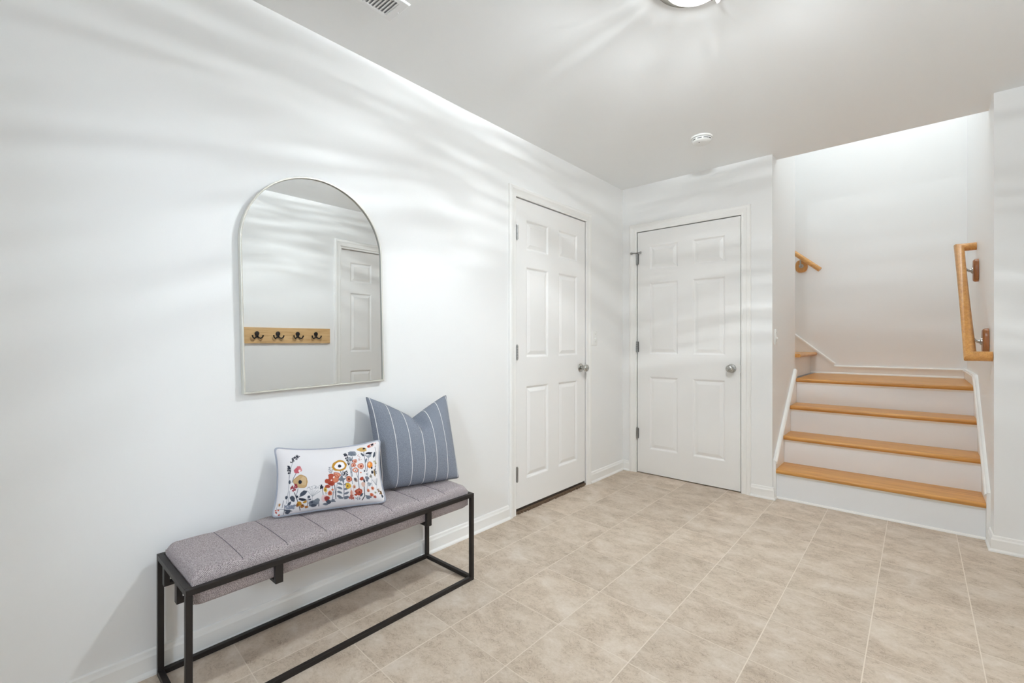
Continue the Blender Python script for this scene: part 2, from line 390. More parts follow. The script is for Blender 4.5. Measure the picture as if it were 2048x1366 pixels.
b = boxes([((-0.9, YSB, 0), (XS, 5.44, TOP)), ((-1.0, YL-0.1, 0), (-0.9, 5.44, TOP))])
struct('wall_stair_back', b, 'wall', 'bright white wall at the back of the stair landing', 'wall')
b = boxes([((XP, 3.68, H+0.1), (XS, 3.78, TOP))])
struct('wall_stair_front', b, 'wall', 'white upper wall over the stair opening', 'wall')
b = boxes([((-1.0, 3.68, TOP), (XR+0.14, 5.44, TOP+0.1))])
struct('ceiling_stair', b, 'ceiling', 'white ceiling high over the stairwell', 'ceiling')
WX = (1.16, 2.06); WZ = (0.10, 2.05)
b = boxes([((-0.14, YF-0.14, 0), (WX[0], YF, H)), ((WX[1], YF-0.14, 0), (XR+0.14, YF, H)), ((WX[0], YF-0.14, 0), (WX[1], YF, WZ[0])), ((WX[0], YF-0.14, WZ[1]), (WX[1], YF, H))])
struct('wall_front', b, 'wall', 'white wall with a daylight window behind the viewer', 'wall')
b = NB()
for lo, hi in [((WX[0], YF-0.12, WZ[0]), (WX[0]+0.05, YF-0.04, WZ[1])), ((WX[1]-0.05, YF-0.12, WZ[0]), (WX[1], YF-0.04, WZ[1])), ((WX[0]+.05, YF-0.12, WZ[0]), (WX[1]-.05, YF-0.04, WZ[0]+0.05)),
               ((WX[0]+.05, YF-0.12, WZ[1]-0.05), (WX[1]-.05, YF-0.04, WZ[1])), ((WX[0]+.05, YF-0.11, 0.98), (WX[1]-.05, YF-0.05, 1.02))]: box(b, lo, hi, 0.004)
w = struct('window_1', b, 'trim', 'white framed window in the wall behind the viewer', 'window')
for z0, z1 in ((WZ[0]+0.05, 0.98), (1.02, WZ[1]-0.05)):
    g = NB(); box(g, (WX[0]+0.05, YF-0.082, z0), (WX[1]-0.05, YF-0.078, z1)); obj('window_pane', g, 'glass', w)

# --- baseboards: profile (outwards, up)
BBP = [(0, 0), (0.022, 0), (0.021, 0.007), (0.013, 0.016), (0.0125, 0.062), (0.009, 0.070), (0.007, 0.080), (0.003, 0.084), (0, 0.084)]
def baseboard(name, path, label, side=1):
    b = NB(); sweep(b, path, (0, 0, 1), BBP, side)
    return struct(name, b, 'trim', label, 'baseboard')
CW = 0.066
baseboard('baseboard_left', [(0, D1[0]-0.004-CW, 0), (0, YF, 0)], 'white baseboard along the wall under the bench')
baseboard('baseboard_corner', [(D2[0]-0.004-CW, YB, 0), (0, YB, 0), (0, D1[1]+0.004+CW, 0)], 'short white baseboard in the corner between the two doors')
baseboard('baseboard_back', [(XP, 3.672, 0), (XP, YB, 0), (D2[1]+0.004+CW, YB, 0)], 'white baseboard wrapping the wall end left of the stairs')
baseboard('baseboard_right', [(XR, D3[1]+0.004+CW, 0), (XR, YSEG, 0), (XS, YSEG, 0), (XS, 3.672, 0)], 'white baseboard right of the stairs')
baseboard('baseboard_front', [(0, YF, 0), (XR, YF, 0), (XR, D3[0]-0.004-CW, 0)], 'white baseboard behind the viewer')

# --- door casings: profile (away from the door, out of the wall)
CASP = [(0, 0), (0, 0.009), (0.006, 0.012), (0.016, 0.011), (0.034, 0.014), (0.044, 0.0185), (0.058, 0.0185), (0.063, 0.016), (CW, 0.012), (CW, 0)]
def casing(name, path, normal, label, side):
    b = NB(); sweep(b, path, normal, CASP, side)
    return struct(name, b, 'trim', label, 'door casing')
e = 0.006
casing('trim_1', [(0, D1[0]-e, 0), (0, D1[0]-e, DH+e), (0, D1[1]+e, DH+e), (0, D1[1]+e, 0)], (1, 0, 0), 'white casing around the door beside the mirror', 1)
casing('trim_2', [(D2[0]-e, YB, 0), (D2[0]-e, YB, DH+e), (D2[1]+e, YB, DH+e), (D2[1]+e, YB, 0)], (0, -1, 0), 'white casing around the door left of the stairs', 1)
casing('trim_3', [(XR, D3[0]-e-.01, 0), (XR, D3[0]-e-.01, DH+e+.01), (XR, D3[1]+e+.01, DH+e+.01), (XR, D3[1]+e+.01, 0)], (-1, 0, 0), 'white casing around the door reflected in the mirror', -1)

# --- six-panel doors
def door(name, w, z0, z1, to_world, label, thick=0.035):
    """face in (a, z) with depth c outwards; to_world maps (a, z, c)"""
    b = NB()
    xs = [0, 0.106, 0.106+0.243, w-0.106-0.243, w-0.106, w]
    zs = [z0, 0.212, 0.822, 1.010, 1.608, 1.716, 1.918, z1]
    def quad(pts): b.faces.new([b.verts.new(to_world(*p)) for p in pts])
    rings = [(0, 0), (0.005, -0.0015), (0.012, -0.0085), (0.018, -0.0100), (0.040, -0.0026), (0.043, -0.0020)]
    for i in range(5):
        for j in range(7):
            a0, a1, c0, c1 = xs[i], xs[i+1], zs[j], zs[j+1]
            if i in (1, 3) and j in (1, 3, 5):
                for (i0, d0), (i1, d1) in zip(rings, rings[1:]):
                    o4 = [(a0+i0, c0+i0, d0), (a1-i0, c0+i0, d0), (a1-i0, c1-i0, d0), (a0+i0, c1-i0, d0)]
                    n4 = [(a0+i1, c0+i1, d1), (a1-i1, c0+i1, d1), (a1-i1, c1-i1, d1), (a0+i1, c1-i1, d1)]
                    for k in range(4): quad([o4[k], o4[(k+1) % 4], n4[(k+1) % 4], n4[k]])
                ii, d = rings[-1]
                quad([(a0+ii, c0+ii, d), (a1-ii, c0+ii, d), (a1-ii, c1-ii, d), (a0+ii, c1-ii, d)])
            else: quad([(a0, c0, 0), (a1, c0, 0), (a1, c1, 0), (a0, c1, 0)])
    t = -thick
    for i in range(5):
        quad([(xs[i], z0, 0), (xs[i+1], z0, 0), (xs[i+1], z0, t), (xs[i], z0, t)]); quad([(xs[i], z1, 0), (xs[i+1], z1, 0), (xs[i+1], z1, t), (xs[i], z1, t)])
        for j in range(7): quad([(xs[i], zs[j], t), (xs[i+1], zs[j], t), (xs[i+1], zs[j+1], t), (xs[i], zs[j+1], t)])
    for j in range(7):
        for a in (0, w): quad([(a, zs[j], 0), (a, zs[j+1], 0), (a, zs[j+1], t), (a, zs[j], t)])
    bmesh.ops.remove_doubles(b, verts=b.verts, dist=0.0002)
    return struct(name, b, 'door', label, 'door', smooth=False)
def knob(parent, pos, axis, label=None):
    """round passage knob standing out along axis"""
    q = Vector(axis).to_track_quat('Z', 'Y').to_matrix().to_4x4(); T = Matrix.Translation(pos) @ q
    b = NB(); lathe(b, [(0.0, 0.0005), (0.0325, 0.0005), (0.0325, 0.003), (0.030, 0.007), (0.020, 0.010), (0.012, 0.012), (0.011, 0.028), (0.014, 0.031), (0.022, 0.036), (0.0265, 0.044), (0.0275, 0.052), (0.025, 0.060), (0.019, 0.065), (0.008, 0.067), (0.0, 0.067)], T, 32)
    k = obj('door_knob', b, 'nickel', parent, smooth=True)
    b = NB(); lathe(b, [(0, 0.0668), (0.0055, 0.0668), (0.005, 0.0690), (0, 0.0690)], T, 16)
    obj('lock_button', b, 'hinge', k, smooth=True)
    return k
def hinge(parent, x, y, z, leaf_dir, out):
    """barrel of three knuckles with a sliver of leaf"""
    b = NB()
    for k in range(5): tube(b, [(x, y, z-0.045+k*0.018+0.0006), (x, y, z-0.045+(k+1)*0.018-0.0006)], 0.0078, 12)
    tube(b, [(x, y, z+0.0452), (x, y, z+0.050)], 0.0050, 10); tube(b, [(x, y, z-0.050), (x, y, z-0.0452)], 0.0050, 10)
    h = obj('hinge', b, 'hinge', parent, smooth=True)
    d = Vector(leaf_dir); o = Vector(out)
    b = NB(); p0 = Vector((x, y, z))-o*0.0115
    c = [p0+d*0.0045, p0+d*0.012]
    lo = [min(c[0][i], c[1][i]) for i in range(3)]; hi = [max(c[0][i], c[1][i]) for i in range(3)]
    for i in range(3):
        if hi[i]-lo[i] < 1e-4: lo[i] -= 0.001; hi[i] += 0.001
    lo[2] = z-0.044; hi[2] = z+0.044
    box(b, lo, hi); obj('hinge_leaf', b, 'hinge', h)
    return h
d1 = door('door_1', D1[1]-D1[0], 0.036, DH, lambda a, z, c: (0.0+c, D1[0]+a, z), 'white six-panel door beside the mirror, brown sill showing under it')
knob(d1, (0.0, D1[1]-0.062, 0.914), (1, 0, 0))
for z in (1.815, 1.045, 0.262): hinge(d1, 0.0125, D1[0]-0.001, z, (0, 1, 0), (1, 0, 0))
b = NB(); box(b, (-0.030, D1[0]+0.002, 0.022), (-0.004, D1[1]-0.002, 0.036)); obj('door_sweep', b, 'dark', d1)
b = NB(); box(b, (-0.066, D1[0]-0.010, 0.0), (0.004, D1[1]+0.010, 0.018), 0.004)
random.seed(3)
for k in range(26):
    y = D1[0]+0.02+k*0.0305; h_ = random.uniform(0.003, 0.010)
    box(b, (0.002, y, 0.0), (0.002+random.uniform(0.004, 0.010), y+random.uniform(0.015, 0.03), 0.006+h_))
tag(obj('door_threshold', b, 'threshold'), 'worn brown sill strip under the door beside the mirror', 'door sill')
d2 = door('door_2', D2[1]-D2[0], 0.008, DH, lambda a, z, c: (D2[0]+a, YB-c, z), 'white six-panel door in the back wall left of the stairs')
knob(d2, (D2[1]-0.062, YB, 0.914), (0, -1, 0))
for i, z in enumerate((1.815, 1.070, 0.335)):
    hg = hinge(d2, D2[0]-0.001, YB-0.0125, z, (1, 0, 0), (0, -1, 0))
    if i == 0:
        b = NB(); x, y = D2[0]-0.001, YB-0.0165
        tube(b, [(x-0.040, y-0.010, z+0.052), (x+0.036, y-0.010, z+0.052)], 0.0042, 10)
        lathe(b, [(0, -0.006), (0.009, -0.006), (0.009, 0.006), (0, 0.006)], Matrix.Translation((x-0.044, y-0.010, z+0.052)) @ Matrix.Rotation(PI/2, 4, 'Y'), 14)
        lathe(b, [(0, -0.006), (0.009, -0.006), (0.009, 0.006), (0, 0.006)], Matrix.Translation((x+0.040, y-0.010, z+0.052)) @ Matrix.Rotation(PI/2, 4, 'Y'), 14)
        lathe(b, [(0, 0), (0.009, 0), (0.009, 0.006), (0, 0.006)], Matrix.Translation((x, y+0.004, z+0.049)), 14)
        obj('door_stop', b, 'hinge', hg, smooth=True)
b = NB(); box(b, (D2[1]+0.0005, YB-0.0015, 0.885), (D2[1]+0.0055, YB+0.02, 0.943)); obj('strike_plate', b, 'hinge', d2)
d3 = door('door_3', D3[1]-D3[0], 0.010, DH-0.004, lambda a, z, c: (XR+0.030-c, D3[0]+a, z), 'white recessed six-panel door reflected in the mirror')
b = NB()
for lo, hi in [((XR, D3[0]-0.0195, 0), (XR+0.069, D3[0]-0.002, DH)), ((XR, D3[1]+0.002, 0), (XR+0.069, D3[1]+0.0195, DH)), ((XR, D3[0]-0.0195, DH), (XR+0.069, D3[1]+0.0195, DH+0.0195))]: box(b, lo, hi)
struct('trim_4', b, 'trim', 'white jamb lining the recessed door seen in the mirror', 'door jamb')
knob(d3, (XR+0.030, D3[1]-0.062, 0.914), (-1, 0, 0))

# ------------------------------------------------------------------ staircase
RZ = [0.0, 0.209, 0.409, 0.610, 0.810, 1.012, 1.212]      # tread tops
RY = [3.698, 3.940, 4.178, 4.418]                         # riser faces
st = thing('staircase', 'white stair flight with four honey oak treads up to a landing', 'staircase', (1.70, 3.70, 0))
XL0, XL1 = XP+0.017, XS-0.017
TT = 0.030
def nosed(bm, x0, x1, yf, yb, zt, axis='y'):
    """board with a half-round front edge"""
    r = TT/2; prof = []
    for k in range(9):
        a = PI/2+PI*k/8; prof.append((yf+r+r*math.cos(a), zt-r+r*math.sin(a)))
    prof = prof+[(yb, zt-TT), (yb, zt)]
    if axis == 'y': prism(bm, [(x0, p, z) for p, z in prof], (x1-x0, 0, 0))
    else: prism(bm, [(-p, x0, z) for p, z in prof], (0, x1-x0, 0))
for i in range(4):
    z0, z1 = RZ[i], RZ[i+1]-TT
    b = NB(); box(b, (XL0, RY[i], z0), (XL1, RY[i]+0.02, z1)); 
    if i == 0: pass
    ri = obj('riser', b, 'riser', st)
    b = NB()
    if i == 0: sweep(b, [(XL1, RY[0], 0), (XL0, RY[0], 0)], (0, 0, 1), [(0, 0), (0.012, 0), (0.011, 0.006), (0.006, 0.011), (0, 0.013)], 1); obj('shoe_moulding', b, 'trim', st)
    else: b.free()
    b = NB(); sweep(b, [(XL1, RY[i], z1-0.014), (XL0, RY[i], z1-0.014)], (0, 0, 1), [(0, 0), (0.004, 0), (0.010, 0.010), (0.011, 0.014), (0, 0.014)], 1); obj('cove_moulding', b, 'trim', ri)
    yb = RY[i+1] if i < 3 else YSB-0.013
    b = NB()
    if i < 3: nosed(b, XL0, XL1, RY[i]-0.026, yb, RZ[i+1])
    else:     nosed(b, XL0, XL1, RY[i]-0.026, yb, RZ[i+1])
    obj('tread', b, 'oak_x', st, smooth=True)
su = thing('staircase', 'upper stair flight turning left from the landing, one oak tread showing', 'staircase', (0.9, 4.87, RZ[4]))
# second flight, climbing to the left along the back wall
x5 = 1.150
b = NB(); box(b, (x5-0.02, YL, RZ[4]), (x5, YSB-0.013, RZ[5]-TT)); obj('riser', b, 'riser', su)
b = NB(); nosed(b, YL, YSB-0.013, -(x5+0.056), -(x5-0.24), RZ[5], 'x'); obj('tread', b, 'oak_y', su, smooth=True)
b = NB(); box(b, (x5-0.26, YL, RZ[5]), (x5-0.24, YSB-0.013, RZ[6]-TT)); obj('riser', b, 'riser', su)
b = NB(); nosed(b, YL, YSB-0.013, -(x5-0.214), -(x5-0.48), RZ[6], 'x'); obj('tread', b, 'oak_y', su, smooth=True)
# skirt boards with their cap mouldings
sk = lambda y: 0.165+0.852*(y-3.55)
SP = [(0, 0), (0.022, 0), (0.022, 0.010), (0.018, 0.014), (0.010, 0.016), (0.004, 0.020), (0, 0.020)]
yA = 3.674; yT = 4.40; yR = 4.405
b = NB()
prism(b, [(XP, yA, 0), (XP, YL, 0), (XP, YL, sk(yT)-0.01), (XP, yT, sk(yT)), (XP, yA, sk(yA))], (0.0165, 0, 0))
sweep(b, [(XP, yA, sk(yA)-0.022), (XP, yT, sk(yT)-0.022)], (1, 0, 0), [(0, 0.0165), (0, 0.026), (0.012, 0.026), (0.018, 0.022), (0.022, 0.022), (0.026, 0.0165)], 1)
struct('trim_5', b, 'trim', 'sloping white skirt board on the left of the stairs', 'skirt board')
b = NB()
zt = RZ[4]+0.078
prism(b, [(XS, yA, 0), (XS, YSB, 0), (XS, YSB, zt), (XS, yR, zt), (XS, yR-0.03, sk(yR-0.03)), (XS, yA, sk(yA))], (-0.0165, 0, 0))
sweep(b, [(XS, yA, sk(yA)-0.022), (XS, yR-0.02, sk(yR-0.02)-0.022), (XS, yR+0.02, zt-0.022), (XS, YSB-.03, zt-0.022)], (-1, 0, 0), [(0, 0.0165), (0, 0.026), (0.012, 0.026), (0.018, 0.022), (0.022, 0.022), (0.026, 0.0165)], -1)
struct('trim_6', b, 'trim', 'sloping white skirt board on the right of the stairs', 'skirt board')
# back wall of the landing: level board, then rising with the second flight
xk = 1.340; zk = 0.905
sk2 = lambda x: zk+0.01+(xk-x)*0.855
b = NB()
prism(b, [(XS-0.017, YSB, RZ[4]-0.06), (XS-0.017, YSB, zt), (xk, YSB, zt), (xk, YSB, sk2(xk)), (-0.2, YSB, sk2(-0.2)), (-0.2, YSB, sk2(-0.2)-0.5), (x5-.3, YSB, RZ[4]-0.06)], (0, -0.012, 0))
sweep(b, [(XS-0.017, YSB, zt-0.016), (xk, YSB, zt-0.016)], (0, -1, 0), [(0, 0.012), (0, 0.020), (0.010, 0.020), (0.016, 0.012)], -1)
sweep(b, [(xk, YSB, sk2(xk)-0.02), (-0.2, YSB, sk2(-0.2)-0.02)], (0, -1, 0), [(0, 0.012), (0, 0.022), (0.014, 0.022), (0.022, 0.012)], -1)
sweep(b, [(XL1, YSB-0.012, RZ[4]), (x5, YSB-0.012, RZ[4])], (0, 0, 1), [(0, 0.0), (0.012, 0.0), (0.010, 0.008), (0.004, 0.013), (0, 0.014)], 1)
struct('trim_7', b, 'trim', 'white skirt board along the back of the stair landing', 'skirt board')

# ------------------------------------------------------------------ handrails
def rosette_pts(cy, cz, hw, hh, n=24):
    out = []
    for k in range(n):
        a = 2*PI*k/n; c, s = math.cos(a), math.sin(a)
        out.append((cy+hw*math.copysign(abs(c)**0.75, c), cz+hh*math.copysign(abs(s)**0.75, s)))
    return out
def rosette(parent, to_world, cu, cz, hw, hh, th, mat, rail_pt):
    b = NB(); n = 28; rings = []
    for inset, d in ((0, 0.0), (0, th*0.6), (0.004, th*0.85), (0.010, th), (0.016, th)):
        rings.append([b.verts.new(to_world(u, z, d)) for u, z in rosette_pts(cu, cz, hw-inset, hh-inset, n)])
    for A, B in zip(rings, rings[1:]):
        for i in range(n): b.faces.new((A[i], A[(i+1) % n], B[(i+1) % n], B[i]))
    b.faces.new(rings[0]); b.faces.new(rings[-1])
    r = obj('rosette', b, mat, parent, smooth=True)
    b = NB()
    p0 = Vector(to_world(cu, cz, th)); p1 = Vector(rail_pt); out = (Vector(to_world(cu, cz, th+0.03))-p0)
    tube(b, [p0, p0+out*0.25, p0+out*0.9+Vector((0, 0, 0.006)), p1+Vector((0, 0, -0.02))*0.5, p1], 0.006, 12, radii=[0.016, 0.011, 0.007, 0.006, 0.007])
    lathe_q = out.normalized().to_track_quat('Z', 'Y').to_matrix().to_4x4()
    lathe(b, [(0, 0), (0.021, 0), (0.020, 0.004), (0.012, 0.006), (0, 0.006)], Matrix.Translation(p0) @ lathe_q, 20)
    for s in (-1, 1):
        lathe(b, [(0, 0.003), (0.004, 0.003), (0.004, 0.008), (0, 0.009)], Matrix.Translation(p0+Vector((0, 0, s*0.013))) @ lathe_q, 10)
    obj('bracket', b, 'nickel', r, smooth=True)
    return r
# right wall
xr = 2.151; A_ = Vector((xr, 3.572, 1.034)); B_ = Vector((xr, 4.470, 1.770)); rr = 0.0265
hr = thing('handrail', 'oak handrail on the wall to the right of the stairs', 'handrail', (XS, 4.02, 1.034))
b = NB(); tube(b, [(XS-0.001, A_.y, A_.z), A_, B_, (XS-0.001, B_.y, B_.z)], rr, 24)
obj('rail', b, 'oak_rail', hr, smooth=True, angle=40)
for y, dz in ((3.765, 0), (4.345, 0)):
    zc = A_.z+(y-A_.y)*(B_.z-A_.z)/(B_.y-A_.y)
    rosette(hr, lambda u, z, d: (XS-0.001-d, u, z), y, zc-0.078, 0.050, 0.076, 0.026, 'rosette', (xr+0.004, y, zc-0.024))
# far rail of the second flight
y2 = YSB-0.075; A2 = Vector((1.238, y2, 1.800)); B2 = Vector((0.30, y2, 1.800+0.938*0.88))
hr2 = thing('handrail', 'far oak handrail end on the back wall beyond the landing', 'handrail', (1.0, YSB, 1.80))
b = NB(); tube(b, [A2, B2], 0.022, 20); obj('rail', b, 'oak_rail2', hr2, smooth=True, angle=40)
x = 1.075; zc = A2.z+(A2.x-x)*0.88
rosette(hr2, lambda u, z, d: (u, YSB-0.001-d, z), x, zc-0.085, 0.052, 0.062, 0.024, 'rosette2', (x, y2+0.004, zc-0.022))

# ------------------------------------------------------------------ wall switches
def switch(to_world, label):
    t = thing('light_switch', label, 'light switch', to_world(0, 0, 0), 'light switches')
    def shape(name, lo, hi, bev, mat, par):
        b = NB(); vs = box(b, lo, hi, bev)
        for v in b.verts: v.co = Vector(to_world(*v.co))
        return obj(name, b, mat, par, smooth=True)
    shape('cover_plate', (-0.035, -0.057, 0.0), (0.035, 0.057, 0.005), 0.002, 'plastic', t)
    tg = shape('toggle', (-0.0055, -0.012, 0.0051), (0.0055, 0.012, 0.007), 0.0008, 'plastic', t)
    b = NB(); prism(b, [Vector(to_world(-0.004, 0.0, 0.007)), Vector(to_world(-0.004, -0.011, 0.007)), Vector(to_world(-0.004, -0.012, 0.016)), Vector(to_world(-0.004, -0.007, 0.017))], Vector(to_world(0.004, 0, 0))-Vector(to_world(-0.004, 0, 0)))
    obj('lever', b, 'plastic', tg)
    for s in (-1, 1): shape('screw', (-0.0028, s*0.030-0.0028, 0.0051), (0.0028, s*0.030+0.0028, 0.006), 0.0006, 'hinge', t)
switch(lambda a, z, c: (c, 3.182+a, 1.143+z), 'white light switch on the left wall between the two doors')
switch(lambda a, z, c: (XP+c, 3.748-a, 1.148+z), 'white light switch on the wall end beside the stairs')

# ------------------------------------------------------------------ arched mirror
mt = thing('arched_mirror', 'tall arched wall mirror with thin pale frame above the bench', 'mirror', (0.0, 0.932, 0.9215))
mw, mh, R_ = 0.305, 0.884, 0.305
arch = [(-mw, 0), (mw, 0)]
arch += [(R_*math.cos(PI*k/40), mh-R_+R_*math.sin(PI*k/40)) for k in range(0, 41)]
L0 = Vector(mt.location)
b = NB(); sweep(b, [L0+Vector((0.001, y, z)) for y, z in arch], (1, 0, 0), [(0, 0), (0, 0.024), (0.0012, 0.025), (0.0050, 0.025), (0.0062, 0.024), (0.0062, 0.0)], 1, True)
obj('mirror_frame', b, 'mirror_frame', mt, smooth=True, angle=30)
b = NB(); inn = []
k = mw-0.0064
inn = [(-k, 0.0064), (k, 0.0064)]+[(k*math.cos(PI*q/40), mh-R_+k*math.sin(PI*q/40)) for q in range(0, 41)]
prism(b, [L0+Vector((0.012, y, z)) for y, z in inn], (0.006, 0, 0)); obj('mirror_glass', b, 'mirror', mt)
mt.rotation_euler = (math.radians(1.25), 0, 0)

# ------------------------------------------------------------------ coat rack on the right wall (seen in the mirror)
cr = thing('coat_rack', 'light wood coat rack with four black double hooks, seen in mirror', 'coat rack', (XR, 1.755, 1.10))
b = NB(); box(b, (XR-0.018, 1.355, 1.10), (XR-0.0005, 2.155, 1.237), 0.002); obj('board', b, 'rack', cr)
for y in (1.500, 1.672, 1.845, 2.014):
    b = NB(); x = XR-0.018; z = 1.172
    n = 20; ring0, ring1, ring2 = [], [], []
    for q in range(n):
        a = 2*PI*q/n; yy = math.cos(a); zz = math.sin(a)
        wdt = 0.0185 if zz > 0 else 0.0185*(1+zz*0.62)
        p = (y+yy*wdt, z+0.012+zz*(0.020 if zz > 0 else 0.036))
        ring0.append(b.verts.new((x-0.0003, *p))); ring1.append(b.verts.new((x-0.006, *p))); ring2.append(b.verts.new((x-0.009, y+(p[0]-y)*0.7, z+(p[1]-z)*0.75)))
    for A, B in ((ring0, ring1), (ring1, ring2)):
        for q in range(n): b.faces.new((A[q], A[(q+1) % n], B[(q+1) % n], B[q]))
    b.faces.new(ring0); b.faces.new(ring2)
    for s in (-1, 1):
        pts = [(x-0.005, y, z-0.006), (x-0.008, y+s*0.012, z-0.022), (x-0.014, y+s*0.026, z-0.030), (x-0.020, y+s*0.038, z-0.020), (x-0.023, y+s*0.044, z-0.002)]
        tube(b, pts, 0.005, 10, radii=[0.006, 0.0055, 0.005, 0.0052, 0.0066])
    obj('coat_hook', b, 'black_iron', cr, smooth=True)

# ------------------------------------------------------------------ bench
BX0, BX1, BY0, BY1, BZ = 0.026, 0.376, 0.362, 1.492, 0.405; T = 0.0175
bn = thing('bench', 'black metal frame bench with mauve-grey channelled cushion by the wall', 'bench', ((BX0+BX1)/2, (BY0+BY1)/2, 0))
for nm, z in (('seat_frame', BZ-T), ('floor_frame', 0.0005)):
    b = NB()
    for lo, hi in [((BX0, BY0, z), (BX0+T, BY1, z+T)), ((BX1-T, BY0, z), (BX1, BY1, z+T)), ((BX0+T, BY0, z), (BX1-T, BY0+T, z+T)), ((BX0+T, BY1-T, z), (BX1-T, BY1, z+T))]: box(b, lo, hi, 0.0012)
    obj(nm, b, 'bench_metal', bn)
for x in (BX0, BX1-T):
    for y in (BY0, BY1-T):
        b = NB(); box(b, (x, y, 0.0005+T), (x+T, y+T, BZ-T), 0.0012); obj('leg', b, 'bench_metal', bn)
ZD = 0.328
for y in (0.618, 1.231):
    b = NB(); w_ = 0.012
    box(b, (BX1-T+0.001, y-w_, ZD), (BX1-0.001, y+w_, BZ-T), 0.001); box(b, (BX0+0.001, y-w_, ZD), (BX0+T-0.001, y+w_, BZ-T), 0.001); box(b, (BX0+T-.001, y-w_, ZD), (BX1-T+.001, y+w_, ZD+0.010), 0.001)
    obj('cushion_bracket', b, 'bench_metal', bn)
for y0, y1, sg in ((BY0+0.001, BY0+T-0.001, 1), (BY1-T+0.001, BY1-0.001, -1)):
    for x in (0.112, 0.262):
        b = NB(); box(b, (x-0.012, y0, ZD), (x+0.012, y1, BZ-T), 0.001)
        if sg > 0: box(b, (x-0.012, y1-.001, ZD), (x+0.012, y1+0.05, ZD+0.010), 0.001)
        else: box(b, (x-0.012, y0-0.05, ZD), (x+0.012, y0+.001, ZD+0.010), 0.001)
        obj('cushion_bracket', b, 'bench_metal', bn)
# cushion
cx0, cx1, cy0, cy1, cz0, cz1 = BX0+T+0.002, BX1-T-0.002, BY0+T+0.003, BY1-T-0.003, ZD+0.0105, 0.442
NX, SEC, PER = 44, 8, 24; NY = SEC*PER
seams = [cy0+(cy1-cy0)*k/SEC for k in range(1, SEC)]
def cush(i, j):
    s = i/NX; t = j/NY
    return s, t
b = NB(); top = []; bot = []
for j in range(NY+1):
    rt, rb = [], []
    for i in range(NX+1):
        s, t = i/NX, j/NY
        # superellipse cross-section: rounded long edges, puffed channels
        x = cx0+(cx1-cx0)*s; y = cy0+(cy1-cy0)*t
        ex = max(0.0, 1-min(s, 1-s)/0.075); ey = max(0.0, 1-min(t*(cy1-cy0), (1-t)*(cy1-cy0))/0.028)
        ez = min(1.0, math.sqrt(ex*ex+ey*ey)); rnd = 1-math.sqrt(max(0, 1-ez**2.2))
        ph = (t*SEC) % 1.0; dd = min(ph, 1-ph)
        edge_t = t*SEC < 0.5 or t*SEC > SEC-0.5
        groove = 0.0 if edge_t else math.exp(-(dd/0.030)**2)*0.0030+math.exp(-(dd/0.16)**2)*0.0028
        crown = 0.005*(1-(2*s-1)**2)
        z = cz1+crown-groove*(1-0.6*ez)-rnd*0.024
        rt.append(b.verts.new((x, y, z)))
        zb = cz0+rnd*0.012
        rb.append(b.verts.new((x, y, zb)))
    top.append(rt); bot.append(rb)
for j in range(NY):
    for i in range(NX):
        b.faces.new((top[j][i], top[j][i+1], top[j+1][i+1], top[j+1][i])); b.faces.new((bot[j][i], bot[j+1][i], bot[j+1][i+1], bot[j][i+1]))
for j in range(NY):
    for c in (0, NX): b.faces.new((top[j][c], top[j+1][c], bot[j+1][c], bot[j][c]))
for i in range(NX):
    for r_ in (0, NY): b.faces.new((top[r_][i], top[r_][i+1], bot[r_][i+1], bot[r_][i]))
seam_lines = [[Vector(top[PER*k][i].co)+Vector((0, 0, 0.0004)) for i in range(1, NX)] for k in range(1, SEC)]
cu = obj('cushion', b, 'bench_fabric', bn, smooth=True, angle=60)
for ln in seam_lines:
    b = NB(); tube(b, ln, 0.0011, 6); obj('seam', b, 'seam', cu, smooth=True)

# ------------------------------------------------------------------ pillows
def pillow_mesh(TL, TR, BL, BR, tf, tb, pull, pull_t, pull_b, cr_r, chop, ns, nt_, power=0.55, noise=0.0):
    TL, TR, BL, BR = map(Vector, (TL, TR, BL, BR))
    n = ((TR-BL).cross(TL-BR)).normalized()
    if n.x < 0: n = -n
    front, back = {}, {}
    rng = random.Random(5)
    for j in range(nt_+1):
        for i in range(ns+1):
            s, t = i/ns, j/nt_
            s2 = 0.5+(s-0.5)*(1-pull*(4*t*(1-t))**0.7); t2 = 0.5+(t-0.5)*(1-(pull_t if t > 0.5 else pull_b)*(4*s*(1-s))**0.7)
            a_, b_ = 2*s2-1, 2*t2-1
            da, db = (abs(a_)-(1-cr_r[0]))/cr_r[0], (abs(b_)-(1-cr_r[1]))/cr_r[1]
            if da > 0 and db > 0:                       # rounded corners
                q_ = max(da, db)/math.hypot(da, db)
                a_ = math.copysign(1-cr_r[0]+da*q_*cr_r[0], a_); b_ = math.copysign(1-cr_r[1]+db*q_*cr_r[1], b_)
                s2, t2 = (a_+1)/2, (b_+1)/2
            p = BL*(1-s2)*(1-t2)+BR*s2*(1-t2)+TL*(1-s2)*t2+TR*s2*t2
            g = (max(0, 4*s*(1-s))*max(0, 4*t*(1-t)))**power
            wr = noise*(math.sin(9*s+4*t)+0.6*math.sin(17*t-6*s))*g
            fb = g*tf; bb_ = g*tb
            if chop:
                s0, D, wv = chop
                u = (1-s/s0) if s < s0 else (1-(1-s)/(1-s0)); u = 1-u      # 1 at the corners' ends -> 0
                v = (1-abs(s-s0)/(s0 if s < s0 else 1-s0))                  # 1 at the dent, 0 at the corners
                p = p+Vector((0, 0, -D*(v**1.25)*(t**2.2)))
                cr_ = math.exp(-((s-s0-0.10*(1-t))/0.055)**2)*max(0, (t-0.62)/0.38)**0.8
                fb *= 1-0.75*cr_; bb_ *= 1-0.5*cr_
            front[i, j] = p+n*(fb+wr); back[i, j] = p-n*bb_
    return front, back, n
